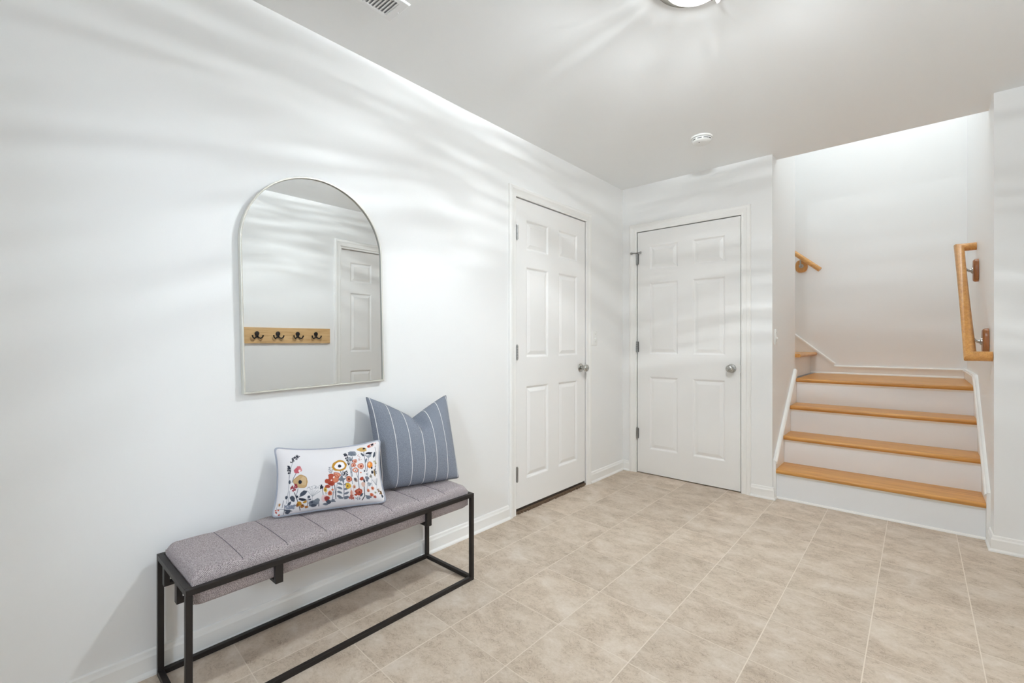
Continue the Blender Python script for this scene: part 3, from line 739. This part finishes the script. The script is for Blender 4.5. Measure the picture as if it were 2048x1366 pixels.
def pillow_obj(name, front, back, ns, nt_, mat, parent, uvs=False, colors=None):
    verts, idx = [], {}
    off = Vector(root_of(parent).location)
    for j in range(nt_+1):
        for i in range(ns+1):
            idx['f', i, j] = len(verts); verts.append(front[i, j]-off)
    for j in range(nt_+1):
        for i in range(ns+1):
            if i in (0, ns) or j in (0, nt_): idx['b', i, j] = idx['f', i, j]
            else: idx['b', i, j] = len(verts); verts.append(back[i, j]-off)
    faces, uvl = [], []
    for j in range(nt_):
        for i in range(ns):
            q = ((i, j), (i+1, j), (i+1, j+1), (i, j+1))
            faces.append([idx[('f',)+c] for c in q]); uvl += [(c[0]/ns, c[1]/nt_) for c in q]
            faces.append([idx[('b',)+c] for c in q[::-1]]); uvl += [(c[0]/ns, c[1]/nt_) for c in q[::-1]]
    me = bpy.data.meshes.new(name); me.from_pydata([tuple(v) for v in verts], [], faces)
    u = me.uv_layers.new(name='UVMap'); u.data.foreach_set('uv', np.array(uvl, dtype=np.float32).ravel())
    if colors is not None:
        col = np.ones((len(verts), 4), dtype=np.float32); col[:, :3] = (*lin((200, 200, 206)),)
        col[:(ns+1)*(nt_+1), :3] = colors
        at = me.color_attributes.new('print', 'FLOAT_COLOR', 'POINT'); at.data.foreach_set('color', col.ravel())
    me.materials.append(M[mat])
    for p in me.polygons: p.use_smooth = True
    me.update()
    o = bpy.data.objects.new(name, me); C.objects.link(o); o.parent = parent
    return o
# --- striped pillow
TL, TR, BL, BR = (0.050, 1.120, 0.866), (0.085, 1.572, 0.838), (0.150, 1.125, 0.456), (0.265, 1.500, 0.452)
p2 = thing('striped_pillow', 'square blue-grey pillow with white pinstripes and dented top', 'pillow', (0.17, 1.33, 0.447))
f_, k_, n_ = pillow_mesh(TL, TR, BL, BR, 0.090, 0.045, 0.05, 0.05, 0.0, (0.06, 0.06), (0.53, 0.105, 0.1), 72, 72, 0.5, 0.0015)
pillow_obj('pillow_cover', f_, k_, 72, 72, 'stripe', p2)

# --- floral pillow: the print is drawn in the cloth's own plane
class Print:
    def __init__(s, X, Y): s.X, s.Y = X, Y; s.c = np.tile(np.array(lin((228, 225, 226))), (len(X), 1)); s.r = np.random.RandomState(7)
    def put(s, m, col, a=1.0): 
        m = np.clip(m, 0, 1)[:, None]*a; s.c = s.c*(1-m)+np.array(lin(col))*m
    def ell(s, cx, cy, rx, ry, col, rot=0, a=1.0, wob=0.10, soft=5.0):
        ph = s.r.rand(3)*6.28; c, q = math.cos(math.radians(rot)), math.sin(math.radians(rot))
        dx, dy = s.X-cx, s.Y-cy; u = (dx*c+dy*q)/rx; v = (-dx*q+dy*c)/ry
        th = np.arctan2(v, u); k = 1+wob*(np.sin(3*th+ph[0])*0.6+np.sin(5*th+ph[1])*0.4+np.sin(8*th+ph[2])*0.25)
        d = np.hypot(u, v)/k; s.put((1-d)*min(rx, ry)/soft+0.5, col, a)
    def ring(s, cx, cy, rx, ry, w, col, rot=0, a=1.0, wob=0.08):
        ph = s.r.rand(2)*6.28; c, q = math.cos(math.radians(rot)), math.sin(math.radians(rot))
        dx, dy = s.X-cx, s.Y-cy; u = (dx*c+dy*q)/rx; v = (-dx*q+dy*c)/ry; th = np.arctan2(v, u)
        d = np.hypot(u, v)/(1+wob*(np.sin(3*th+ph[0])+0.5*np.sin(5*th+ph[1]))); s.put((w/2-np.abs(d-1)*min(rx, ry))/4.0+0.5, col, a)
    def line(s, pts, w, col, a=1.0):
        d = np.full(len(s.X), 1e9)
        for (x0, y0), (x1, y1) in zip(pts, pts[1:]):
            L2 = max(1e-6, (x1-x0)**2+(y1-y0)**2); t = np.clip(((s.X-x0)*(x1-x0)+(s.Y-y0)*(y1-y0))/L2, 0, 1)
            d = np.minimum(d, np.hypot(s.X-x0-t*(x1-x0), s.Y-y0-t*(y1-y0)))
        s.put((w/2-d)/3.0+0.5, col, a)
    def spray(s, p0, p1, wid, n, r, col, a=1.0):
        for k in range(n):
            t = s.r.rand(); w = (s.r.rand()-0.5)*2*wid*(1-0.4*abs(2*t-1))
            x = p0[0]+(p1[0]-p0[0])*t; y = p0[1]+(p1[1]-p0[1])*t; L = math.hypot(p1[0]-p0[0], p1[1]-p0[1])
            nx, ny = -(p1[1]-p0[1])/L, (p1[0]-p0[0])/L
            s.ell(x+nx*w, y+ny*w, r*1.6, r*0.9, col, s.r.rand()*180, a, 0.05, 4)
NS, NT = 380, 240
jj, ii = np.mgrid[0:NT+1, 0:NS+1]; S = (ii/NS).ravel(); Tt = (jj/NT).ravel()
# cloth coordinates of the print (drawn about 2000 x 1300)
cTL, cTR, cBR, cBL = np.array((105., 205.)), np.array((1810., 30.)), np.array((1915., 1075.)), np.array((70., 1310.))
XY = (np.outer((1-S)*(1-Tt), cBL)+np.outer(S*(1-Tt), cBR)+np.outer((1-S)*Tt, cTL)+np.outer(S*Tt, cTR))
pr = Print(XY[:, 0], XY[:, 1])
BLK, GRY, LGR, DGR = (44, 46, 58), (110, 116, 128), (150, 154, 162), (74, 80, 92)
OCH, TAN, RED, COR, PNK, ORG, BRN, YEL = (186, 136, 52), (196, 164, 120), (164, 74, 56), (206, 128, 100), (190, 92, 104), (222, 138, 58), (112, 56, 46), (206, 166, 66)
# stems
for pts, w, c in [([(265, 640), (268, 800), (250, 1120)], 6, GRY), ([(330, 470), (290, 600), (265, 760)], 5, GRY), ([(380, 650), (335, 740), (315, 800)], 11, GRY), ([(415, 900), (395, 1010)], 10, GRY),
                  ([(360, 960), (420, 1080), (490, 1225)], 12, BLK), ([(430, 1040), (520, 970)], 7, BLK), ([(285, 930), (275, 1150)], 7, GRY), ([(810, 900), (832, 1000)], 9, DGR), ([(655, 1030), (655, 1180)], 6, GRY),
                  ([(1120, 620), (1150, 700), (1180, 860), (1180, 1040)], 14, GRY), ([(1165, 600), (1150, 700)], 12, GRY), ([(1020, 850), (1045, 1060)], 13, DGR), ([(975, 860), (1000, 960), (990, 1070)], 11, GRY), ([(1065, 800), (1045, 1000)], 7, GRY),
                  ([(1325, 330), (1320, 560), (1325, 700)], 13, GRY), ([(1285, 400), (1300, 640), (1330, 820)], 9, GRY), ([(1265, 490), (1310, 640)], 7, DGR), ([(1445, 570), (1435, 700), (1448, 890)], 13, GRY), ([(1400, 640), (1435, 730)], 8, GRY),
                  ([(1525, 230), (1560, 400), (1575, 560), (1590, 610)], 12, GRY), ([(1630, 350), (1610, 480), (1605, 600)], 11, GRY), ([(1620, 620), (1610, 760), (1590, 900)], 8, LGR), ([(1690, 700), (1690, 850)], 7, LGR), ([(1540, 780), (1540, 1000), (1490, 1070)], 14, BLK),
                  ([(1730, 160), (1770, 260), (1780, 500), (1745, 620)], 7, DGR), ([(1700, 740), (1770, 820)], 5, GRY), ([(1790, 700), (1770, 960)], 5, LGR), ([(1300, 880), (1310, 1040)], 6, RED), ([(1345, 890), (1350, 1080)], 5, COR), ([(200, 1075), (195, 1180)], 8, DGR), ([(590, 1050), (590, 1180)], 10, DGR), ([(765, 1080), (775, 1170)], 12, DGR), ([(230, 1140), (250, 1280)], 9, DGR), ([(870, 940), (880, 990)], 10, DGR)]:
    pr.line(pts, w, c)
# dark sprigs
pr.spray((310, 455), (445, 310), 32, 46, 8, BLK); pr.spray((270, 520), (270, 655), 26, 40, 8, BLK); pr.spray((1190, 260), (1245, 400), 34, 44, 8, BLK); pr.spray((1235, 380), (1265, 490), 22, 28, 7, BLK)
pr.spray((945, 530), (950, 650), 42, 60, 4, GRY); pr.spray((1190, 700), (1240, 620), 40, 16, 9, BLK); pr.line([(1215, 740), (1185, 690)], 4, BLK); pr.line([(1215, 740), (1245, 680)], 4, BLK); pr.line([(1215, 740), (1220, 640)], 4, BLK)
# left group
pr.ell(395, 600, 45, 55, PNK, 20); pr.ell(428, 545, 34, 30, (200, 110, 118)); pr.ell(448, 590, 28, 36, (214, 140, 140), 30); pr.ell(436, 606, 16, 22, (240, 220, 220), 30)
pr.ell(455, 790, 115, 104, TAN, 10); pr.ell(500, 780, 55, 70, (210, 184, 146), 0, 0.7); pr.ring(455, 790, 108, 98, 10, (176, 140, 92), 10); pr.ell(445, 797, 29, 32, BLK, 0, 1, 0.05)
pr.spray((315, 860), (380, 900), 70, 26, 11, (150, 60, 70)); pr.ell(275, 795, 18, 30, DGR)
pr.ell(505, 975, 66, 34, DGR, -35); pr.ell(500, 1068, 66, 20, BLK, 8); pr.ell(340, 1052, 34, 52, DGR, -40); pr.ell(240, 1030, 22, 26, DGR); pr.ell(300, 1125, 22, 34, DGR, 30); pr.ell(410, 1025, 16, 20, BLK)
pr.ell(455, 1130, 40, 36, OCH); pr.ell(510, 1165, 34, 28, (160, 104, 52)); pr.ell(545, 1105, 34, 18, OCH, -20); pr.ell(430, 1150, 20, 26, (140, 90, 50)); pr.ell(580, 1180, 30, 18, (170, 110, 60)); pr.ell(512, 1155, 9, 9, BLK)
for k in range(7): pr.ell(255+k*22, 1160+s_ if (s_ := (k % 2)*26) else 1160, 30, 12, (126, 132, 148), (k % 3)*30-20)
pr.ell(330, 1190, 70, 14, (130, 136, 152)); pr.ell(300, 1225, 66, 14, DGR, 8); pr.ell(360, 1160, 40, 12, (130, 136, 152), -30); pr.ell(300, 1250, 40, 22, DGR)
pr.ell(145, 1135, 16, 24, (190, 140, 84)); pr.ell(145, 1140, 6, 9, BLK)
for x, y in ((105, 1215), (145, 1212), (125, 1250), (105, 1250), (180, 1282)): pr.ell(x, y, 16, 12, (186, 84, 70), 30)
pr.line([(110, 1195), (330, 1215)], 6, GRY); pr.line([(120, 1110), (110, 1190)], 5, GRY)
# umbel
for k in range(11): pr.line([(655, 1028), (560+k*24, 915+abs(k-5)*3+(k % 2)*14)], 4, LGR)
pr.spray((560, 905), (780, 870), 34, 34, 4, GRY)
pr.ell(600, 1030, 24, 20, DGR); pr.ell(620, 1070, 20, 14, DGR); pr.ell(680, 1130, 78, 46, GRY); pr.ell(655, 1110, 22, 18, DGR); pr.ell(740, 1085, 44, 32, (126, 132, 140)); pr.ell(690, 1160, 46, 22, DGR)
pr.ell(800, 880, 28, 34, BLK, 0, 1, 0.3); pr.ell(865, 920, 28, 40, YEL, -20); pr.ell(862, 925, 9, 14, BLK)
# poppies, centre
pr.ell(960, 790, 60, 74, RED, -20); pr.ell(895, 790, 48, 36, RED, 30); pr.ell(965, 710, 58, 48, (172, 84, 66)); pr.ell(1040, 745, 52, 66, COR, 20); pr.ell(1060, 680, 56, 36, (214, 146, 120), 15); pr.ring(1060, 680, 56, 36, 9, RED, 15); pr.ring(1040, 745, 50, 64, 8, RED, 20); pr.ell(900, 870, 46, 26, RED, 0); pr.ell(965, 770, 14, 10, (236, 220, 212)); pr.ell(1005, 720, 12, 20, (240, 226, 220), 20); pr.ell(950, 830, 40, 26, (150, 60, 46))
pr.ell(945, 975, 40, 38, COR); pr.ell(940, 975, 22, 22, RED); pr.ell(985, 920, 20, 16, (200, 120, 90)); pr.ell(895, 1055, 48, 40, RED); pr.ell(850, 1050, 46, 52, (226, 176, 176), 0, 0.55); pr.ell(890, 1055, 34, 28, (150, 62, 62)); pr.ell(930, 1110, 48, 34, DGR, -20, 1, 0.3); pr.ell(1000, 1090, 40, 24, GRY, 0, 1, 0.3); pr.ell(880, 1140, 40, 18, GRY)
# ochre ring flower
pr.ell(1100, 508, 130, 108, OCH, -15, 1, 0.06); pr.ell(1105, 510, 90, 74, (240, 236, 238), -20, 1, 0.06); pr.ell(1103, 516, 30, 32, BLK, 0, 1, 0.06)
# fern
for k in range(5):
    y = 760+k*66; pr.ell(1115-k*3 if k else 1125, y, 46, 18, GRY, 16); pr.ell(1225 if k else 1165, y-6+k*6, 46, 18, GRY, -22)
pr.ell(1130, 740, 18, 50, GRY, 10); pr.ell(1165, 770, 16, 44, GRY, -10)
pr.ell(1130, 1045, 44, 16, GRY, 0); pr.ell(1220, 1030, 46, 16, GRY, -10)
pr.ell(1270, 745, 48, 46, COR); pr.ring(1270, 745, 46, 44, 9, RED); pr.ell(1268, 745, 18, 20, BRN); pr.ell(1255, 855, 50, 46, YEL); pr.ell(1245, 858, 11, 12, BLK)
pr.ell(1310, 1030, 40, 40, RED, 0, 0.9, 0.3); pr.ell(1310, 960, 22, 40, COR, 0, 0.8); pr.ell(1360, 865, 28, 30, (206, 160, 138)); pr.ell(1362, 870, 10, 10, BRN)
# grey dahlia, buds
pr.ell(1318, 262, 72, 52, LGR, 0, 1, 0.15); pr.spray((1260, 262), (1380, 262), 46, 40, 12, GRY); pr.ell(1280, 370, 42, 36, LGR, 0, 1, 0.25); pr.ell(1295, 395, 24, 24, GRY)
for x, y, r in ((1372, 418, 38), (1350, 495, 40), (1385, 590, 46), (1485, 512, 54)):
    pr.ell(x, y, r, r*0.9, (222, 160, 138)); pr.ring(x, y, r, r*0.9, 9, RED); pr.ell(x+4, y+2, r*0.36, r*0.42, (150, 66, 50), 20)
pr.ell(1385, 592, 24, 20, (240, 226, 218)); pr.ell(1388, 596, 9, 11, BLK)
pr.spray((1410, 300), (1480, 400), 40, 12, 7, (190, 150, 150)); pr.ell(1485, 630, 18, 10, COR)
pr.ell(1390, 755, 38, 30, (150, 130, 124), 50); pr.ell(1380, 745, 28, 14, DGR, 50); pr.ell(1500, 730, 40, 28, RED, -25); pr.ell(1525, 820, 36, 40, (206, 172, 160)); pr.ell(1545, 760, 16, 30, BLK, -20, 1, 0.3)
pr.ell(1440, 945, 66, 56, RED, 0, 1, 0.14); pr.ell(1440, 930, 40, 26, (186, 104, 84)); pr.ell(1450, 945, 16, 12, BRN); pr.ell(1385, 990, 26, 18, RED); pr.ell(1485, 990, 38, 16, DGR, -45); pr.spray((1380, 1060), (1460, 1040), 30, 14, 6, GRY)
# top right
pr.ell(1490, 185, 88, 44, (196, 160, 98), 8); pr.ell(1522, 168, 24, 18, BLK); pr.ell(1650, 115, 80, 32, (176, 70, 50), -20); pr.ell(1672, 108, 52, 22, (236, 226, 222), -20); pr.ell(1665, 105, 26, 22, BLK, -20)
pr.ell(1620, 300, 62, 52, LGR); pr.ell(1625, 268, 62, 26, BLK, -6); pr.ell(1600, 295, 34, 12, (226, 226, 228)); pr.ell(1505, 290, 42, 18, DGR, 45); pr.ell(1580, 405, 18, 42, GRY, 15)
pr.ell(1735, 300, 22, 54, DGR, 10); pr.ell(1660, 485, 50, 58, ORG); pr.ell(1645, 470, 22, 30, (236, 180, 120)); pr.ring(1660, 485, 48, 56, 7, (190, 96, 50)); pr.ell(1695, 535, 18, 22, BLK)
pr.ell(1705, 610, 22, 28, BLK); pr.ell(1750, 620, 16, 60, (150, 120, 70), -10); pr.ell(1600, 725, 34, 44, GRY, 0, 1, 0.3); pr.ell(1640, 810, 34, 30, LGR, 0, 1, 0.3); pr.ell(1675, 680, 24, 26, (130, 126, 116), 0, 1, 0.3); pr.ell(1555, 600, 14, 20, DGR); pr.ell(1598, 650, 16, 18, LGR)
for k in range(5): pr.line([(1770, 820), (1700+k*28, 730-k*6)], 4, GRY)
pr.ell(1695, 875, 30, 28, COR); pr.ell(1692, 875, 10, 12, BRN); pr.ell(1612, 915, 26, 26, COR); pr.ell(1608, 925, 9, 11, BRN); pr.ell(1665, 980, 34, 28, (200, 110, 80)); pr.ell(1660, 985, 14, 12, RED); pr.ell(1720, 1010, 28, 22, (170, 90, 76)); pr.ell(1600, 1020, 50, 30, GRY, 0, 1, 0.3); pr.ell(1740, 940, 18, 16, (150, 150, 120))
pr.spray((1790, 880), (1860, 960), 34, 26, 8, (120, 90, 60)); pr.ell(1860, 990, 20, 30, DGR); pr.ell(1775, 450, 20, 18, (150, 140, 110)); pr.ell(1750, 420, 26, 18, (190, 180, 150)); pr.spray((1760, 500), (1780, 640), 16, 14, 7, DGR)
TL, TR, BL, BR = (0.030, 0.731, 0.700), (0.185, 1.117, 0.692), (0.112, 0.690, 0.452), (0.285, 1.083, 0.450)
p1 = thing('floral_pillow', 'white lumbar pillow printed with flowers, grey piped, on bench', 'pillow', (0.17, 0.90, 0.447))
f_, k_, n_ = pillow_mesh(TL, TR, BL, BR, 0.066, 0.045, 0.10, 0.20, 0.05, (0.11, 0.19), None, NS, NT, 0.5, 0.001)
pillow_obj('pillow_cover', f_, k_, NS, NT, 'print', p1, colors=pr.c.astype(np.float32))
loop = [f_[i, 0] for i in range(0, NS, 5)]+[f_[NS, j] for j in range(0, NT, 5)]+[f_[i, NT] for i in range(NS, 0, -5)]+[f_[0, j] for j in range(NT, 0, -5)]
for _ in range(6): loop = [(loop[i-1]+loop[i]*2+loop[(i+1) % len(loop)])/4 for i in range(len(loop))]
b = NB(); tube(b, loop, 0.0052, 8, True); obj('piping', b, 'piping', p1, smooth=True, angle=80)

# ------------------------------------------------------------------ ceiling fittings
# vent
V0, V1, U0, U1 = 0.735, 1.086, 0.301, 0.442
vt = thing('ceiling_vent', 'white slotted air vent in the ceiling', 'air vent', ((U0+U1)/2, (V0+V1)/2, H))
b = NB()
ring = [(0.0, 0.0, 0.0005), (0.002, 0.002, -0.004), (0.005, 0.005, -0.0065), (0.025, 0.034, -0.0065), (0.027, 0.035, -0.003)]
rs = [[b.verts.new((x, y, H+dz)) for x, y in ((U0+i, V0+k), (U1-i, V0+k), (U1-i, V1-k), (U0+i, V1-k))] for i, k, dz in ring]
for A, B in zip(rs, rs[1:]):
    for q in range(4): b.faces.new((A[q], A[(q+1) % 4], B[(q+1) % 4], B[q]))
obj('vent_frame', b, 'vent', vt)
b = NB(); box(b, (U0+0.02, V0+0.02, H-0.0012), (U1-0.02, V1-0.02, H-0.0006)); obj('duct_shade_plate', b, 'vent_dark', vt)  # no duct is cut here; the grey plate carries its shade as colour
y = V0+0.042
while y < V1-0.036:
    b = NB(); box(b, (U0+0.026, y-0.0048, -0.0006), (U1-0.026, y+0.0048, 0.0006))
    R = Matrix.Translation((0, y, H-0.0038)) @ Matrix.Rotation(math.radians(24), 4, 'X') @ Matrix.Translation((0, -y, 0))
    for v in b.verts: v.co = R @ v.co
    obj('slat', b, 'vent', vt); y += 0.0135
for y in (V0+0.012, V1-0.012):
    b = NB(); lathe(b, [(0, -0.0095), (0.003, -0.0090), (0.0042, -0.0066), (0, -0.0066)], Matrix.Translation(((U0+U1)/2, y, H)), 12); obj('screw', b, 'vent', vt, smooth=True)
# smoke detector
sm = thing('smoke_detector', 'round white smoke detector on the ceiling before the closet door', 'smoke detector', (0.884, 3.042, H))
Tm = Matrix.Translation((0.884, 3.042, H))
b = NB(); lathe(b, [(0, 0), (0.066, 0), (0.066, -0.006), (0.063, -0.010), (0, -0.010)], Tm, 48); obj('mounting_base', b, 'plastic', sm, smooth=True)
b = NB(); lathe(b, [(0, -0.0101), (0.057, -0.0101), (0.057, -0.0125), (0, -0.0125)], Tm, 40); obj('vent_gap', b, 'slot', sm, smooth=True)
b = NB(); lathe(b, [(0, -0.0126), (0.060, -0.0126), (0.061, -0.018), (0.057, -0.030), (0.050, -0.036), (0.030, -0.0385), (0, -0.039)], Tm, 48); bd = obj('detector_body', b, 'plastic', sm, smooth=True)
for a0, a1, rr_, zz, hh_ in ((-95, -70, 0.0600, -0.0225, 0.0022), (-60, -30, 0.0600, -0.0225, 0.0022), (-25, -8, 0.0600, -0.0225, 0.0022), (-130, -108, 0.0600, -0.0225, 0.0022)):
    b = NB(); pts = [(0.884+rr_*math.cos(math.radians(a0+(a1-a0)*k/6)), 3.042+rr_*math.sin(math.radians(a0+(a1-a0)*k/6)), H+zz) for k in range(7)]
    tube(b, pts, hh_, 6); obj('sensor_slot', b, 'slot', bd)
b = NB(); lathe(b, [(0, 0), (0.004, 0), (0.004, -0.002), (0, -0.002)], Matrix.Translation((0.878, 3.016, H-0.0378)), 12); obj('test_light', b, 'slot', bd)
# ceiling lamp
LX, LY = 1.339, 1.678
cl = thing('ceiling_light', 'round white flush ceiling lamp, lit, at the top edge', 'ceiling lamp', (LX, LY, H))
Tm = Matrix.Translation((LX, LY, H))
b = NB(); lathe(b, [(0, 0), (0.104, 0), (0.104, -0.004), (0.100, -0.007), (0, -0.007)], Tm, 48); obj('canopy', b, 'plastic', cl, smooth=True)
b = NB(); lathe(b, [(0.117, -0.0075), (0.142, -0.009), (0.1445, -0.013), (0.1440, -0.018), (0.1405, -0.0195), (0.1165, -0.017)], Tm, 64)
obj('shade_ring', b, 'shade_ring', cl, smooth=True)
b = NB()
prof = [(0.118*math.cos(PI/2*k/12), -0.0165-0.058*math.sin(PI/2*k/12)) for k in range(12)]+[(0, -0.0745)]
rings = []
lathe(b, prof, Tm, 64); 
top_faces = [f for f in b.faces if len(f.verts) > 4]
bmesh.ops.delete(b, geom=top_faces, context='FACES_ONLY')
obj('glass_shade', b, 'lamp_glass', cl, smooth=True)
for a in (82, 202, 322):
    ca, sa = math.cos(math.radians(a)), math.sin(math.radians(a))
    b = NB(); q = Vector((ca, sa, -0.35)).normalized().to_track_quat('Z', 'Y').to_matrix().to_4x4()
    lathe(b, [(0, 0), (0.005, 0), (0.005, 0.010), (0.0075, 0.011), (0.0075, 0.020), (0.005, 0.022), (0, 0.022)], Matrix.Translation((LX+0.143*ca, LY+0.143*sa, H-0.0145)) @ q, 16)
    obj('thumb_screw', b, 'plastic', cl, smooth=True)
for s in (-1, 1):
    pt = bpy.data.lights.new('bulb_glow', 'POINT'); pt.shadow_soft_size = 0.018; pt.energy = 1.0
    o = bpy.data.objects.new('bulb_glow', pt); C.objects.link(o); o.location = (s*0.04, 0, -0.054); o.parent = cl
    lamp_pattern(pt, 90.0, (0.888, 0.955, 1.0), 36, 7, 0.8, 0.27, 0.05, 2.5)
# lamp on the upper floor above the stairwell
pt = bpy.data.lights.new('upper_lamp', 'POINT'); pt.shadow_soft_size = 0.06; pt.energy = 1.0
o = bpy.data.objects.new('upper_lamp', pt); C.objects.link(o); o.location = (1.75, 4.72, 3.75)
lamp_pattern(pt, 8.0, (0.94, 0.98, 1.0), 9, 9, 0.5)
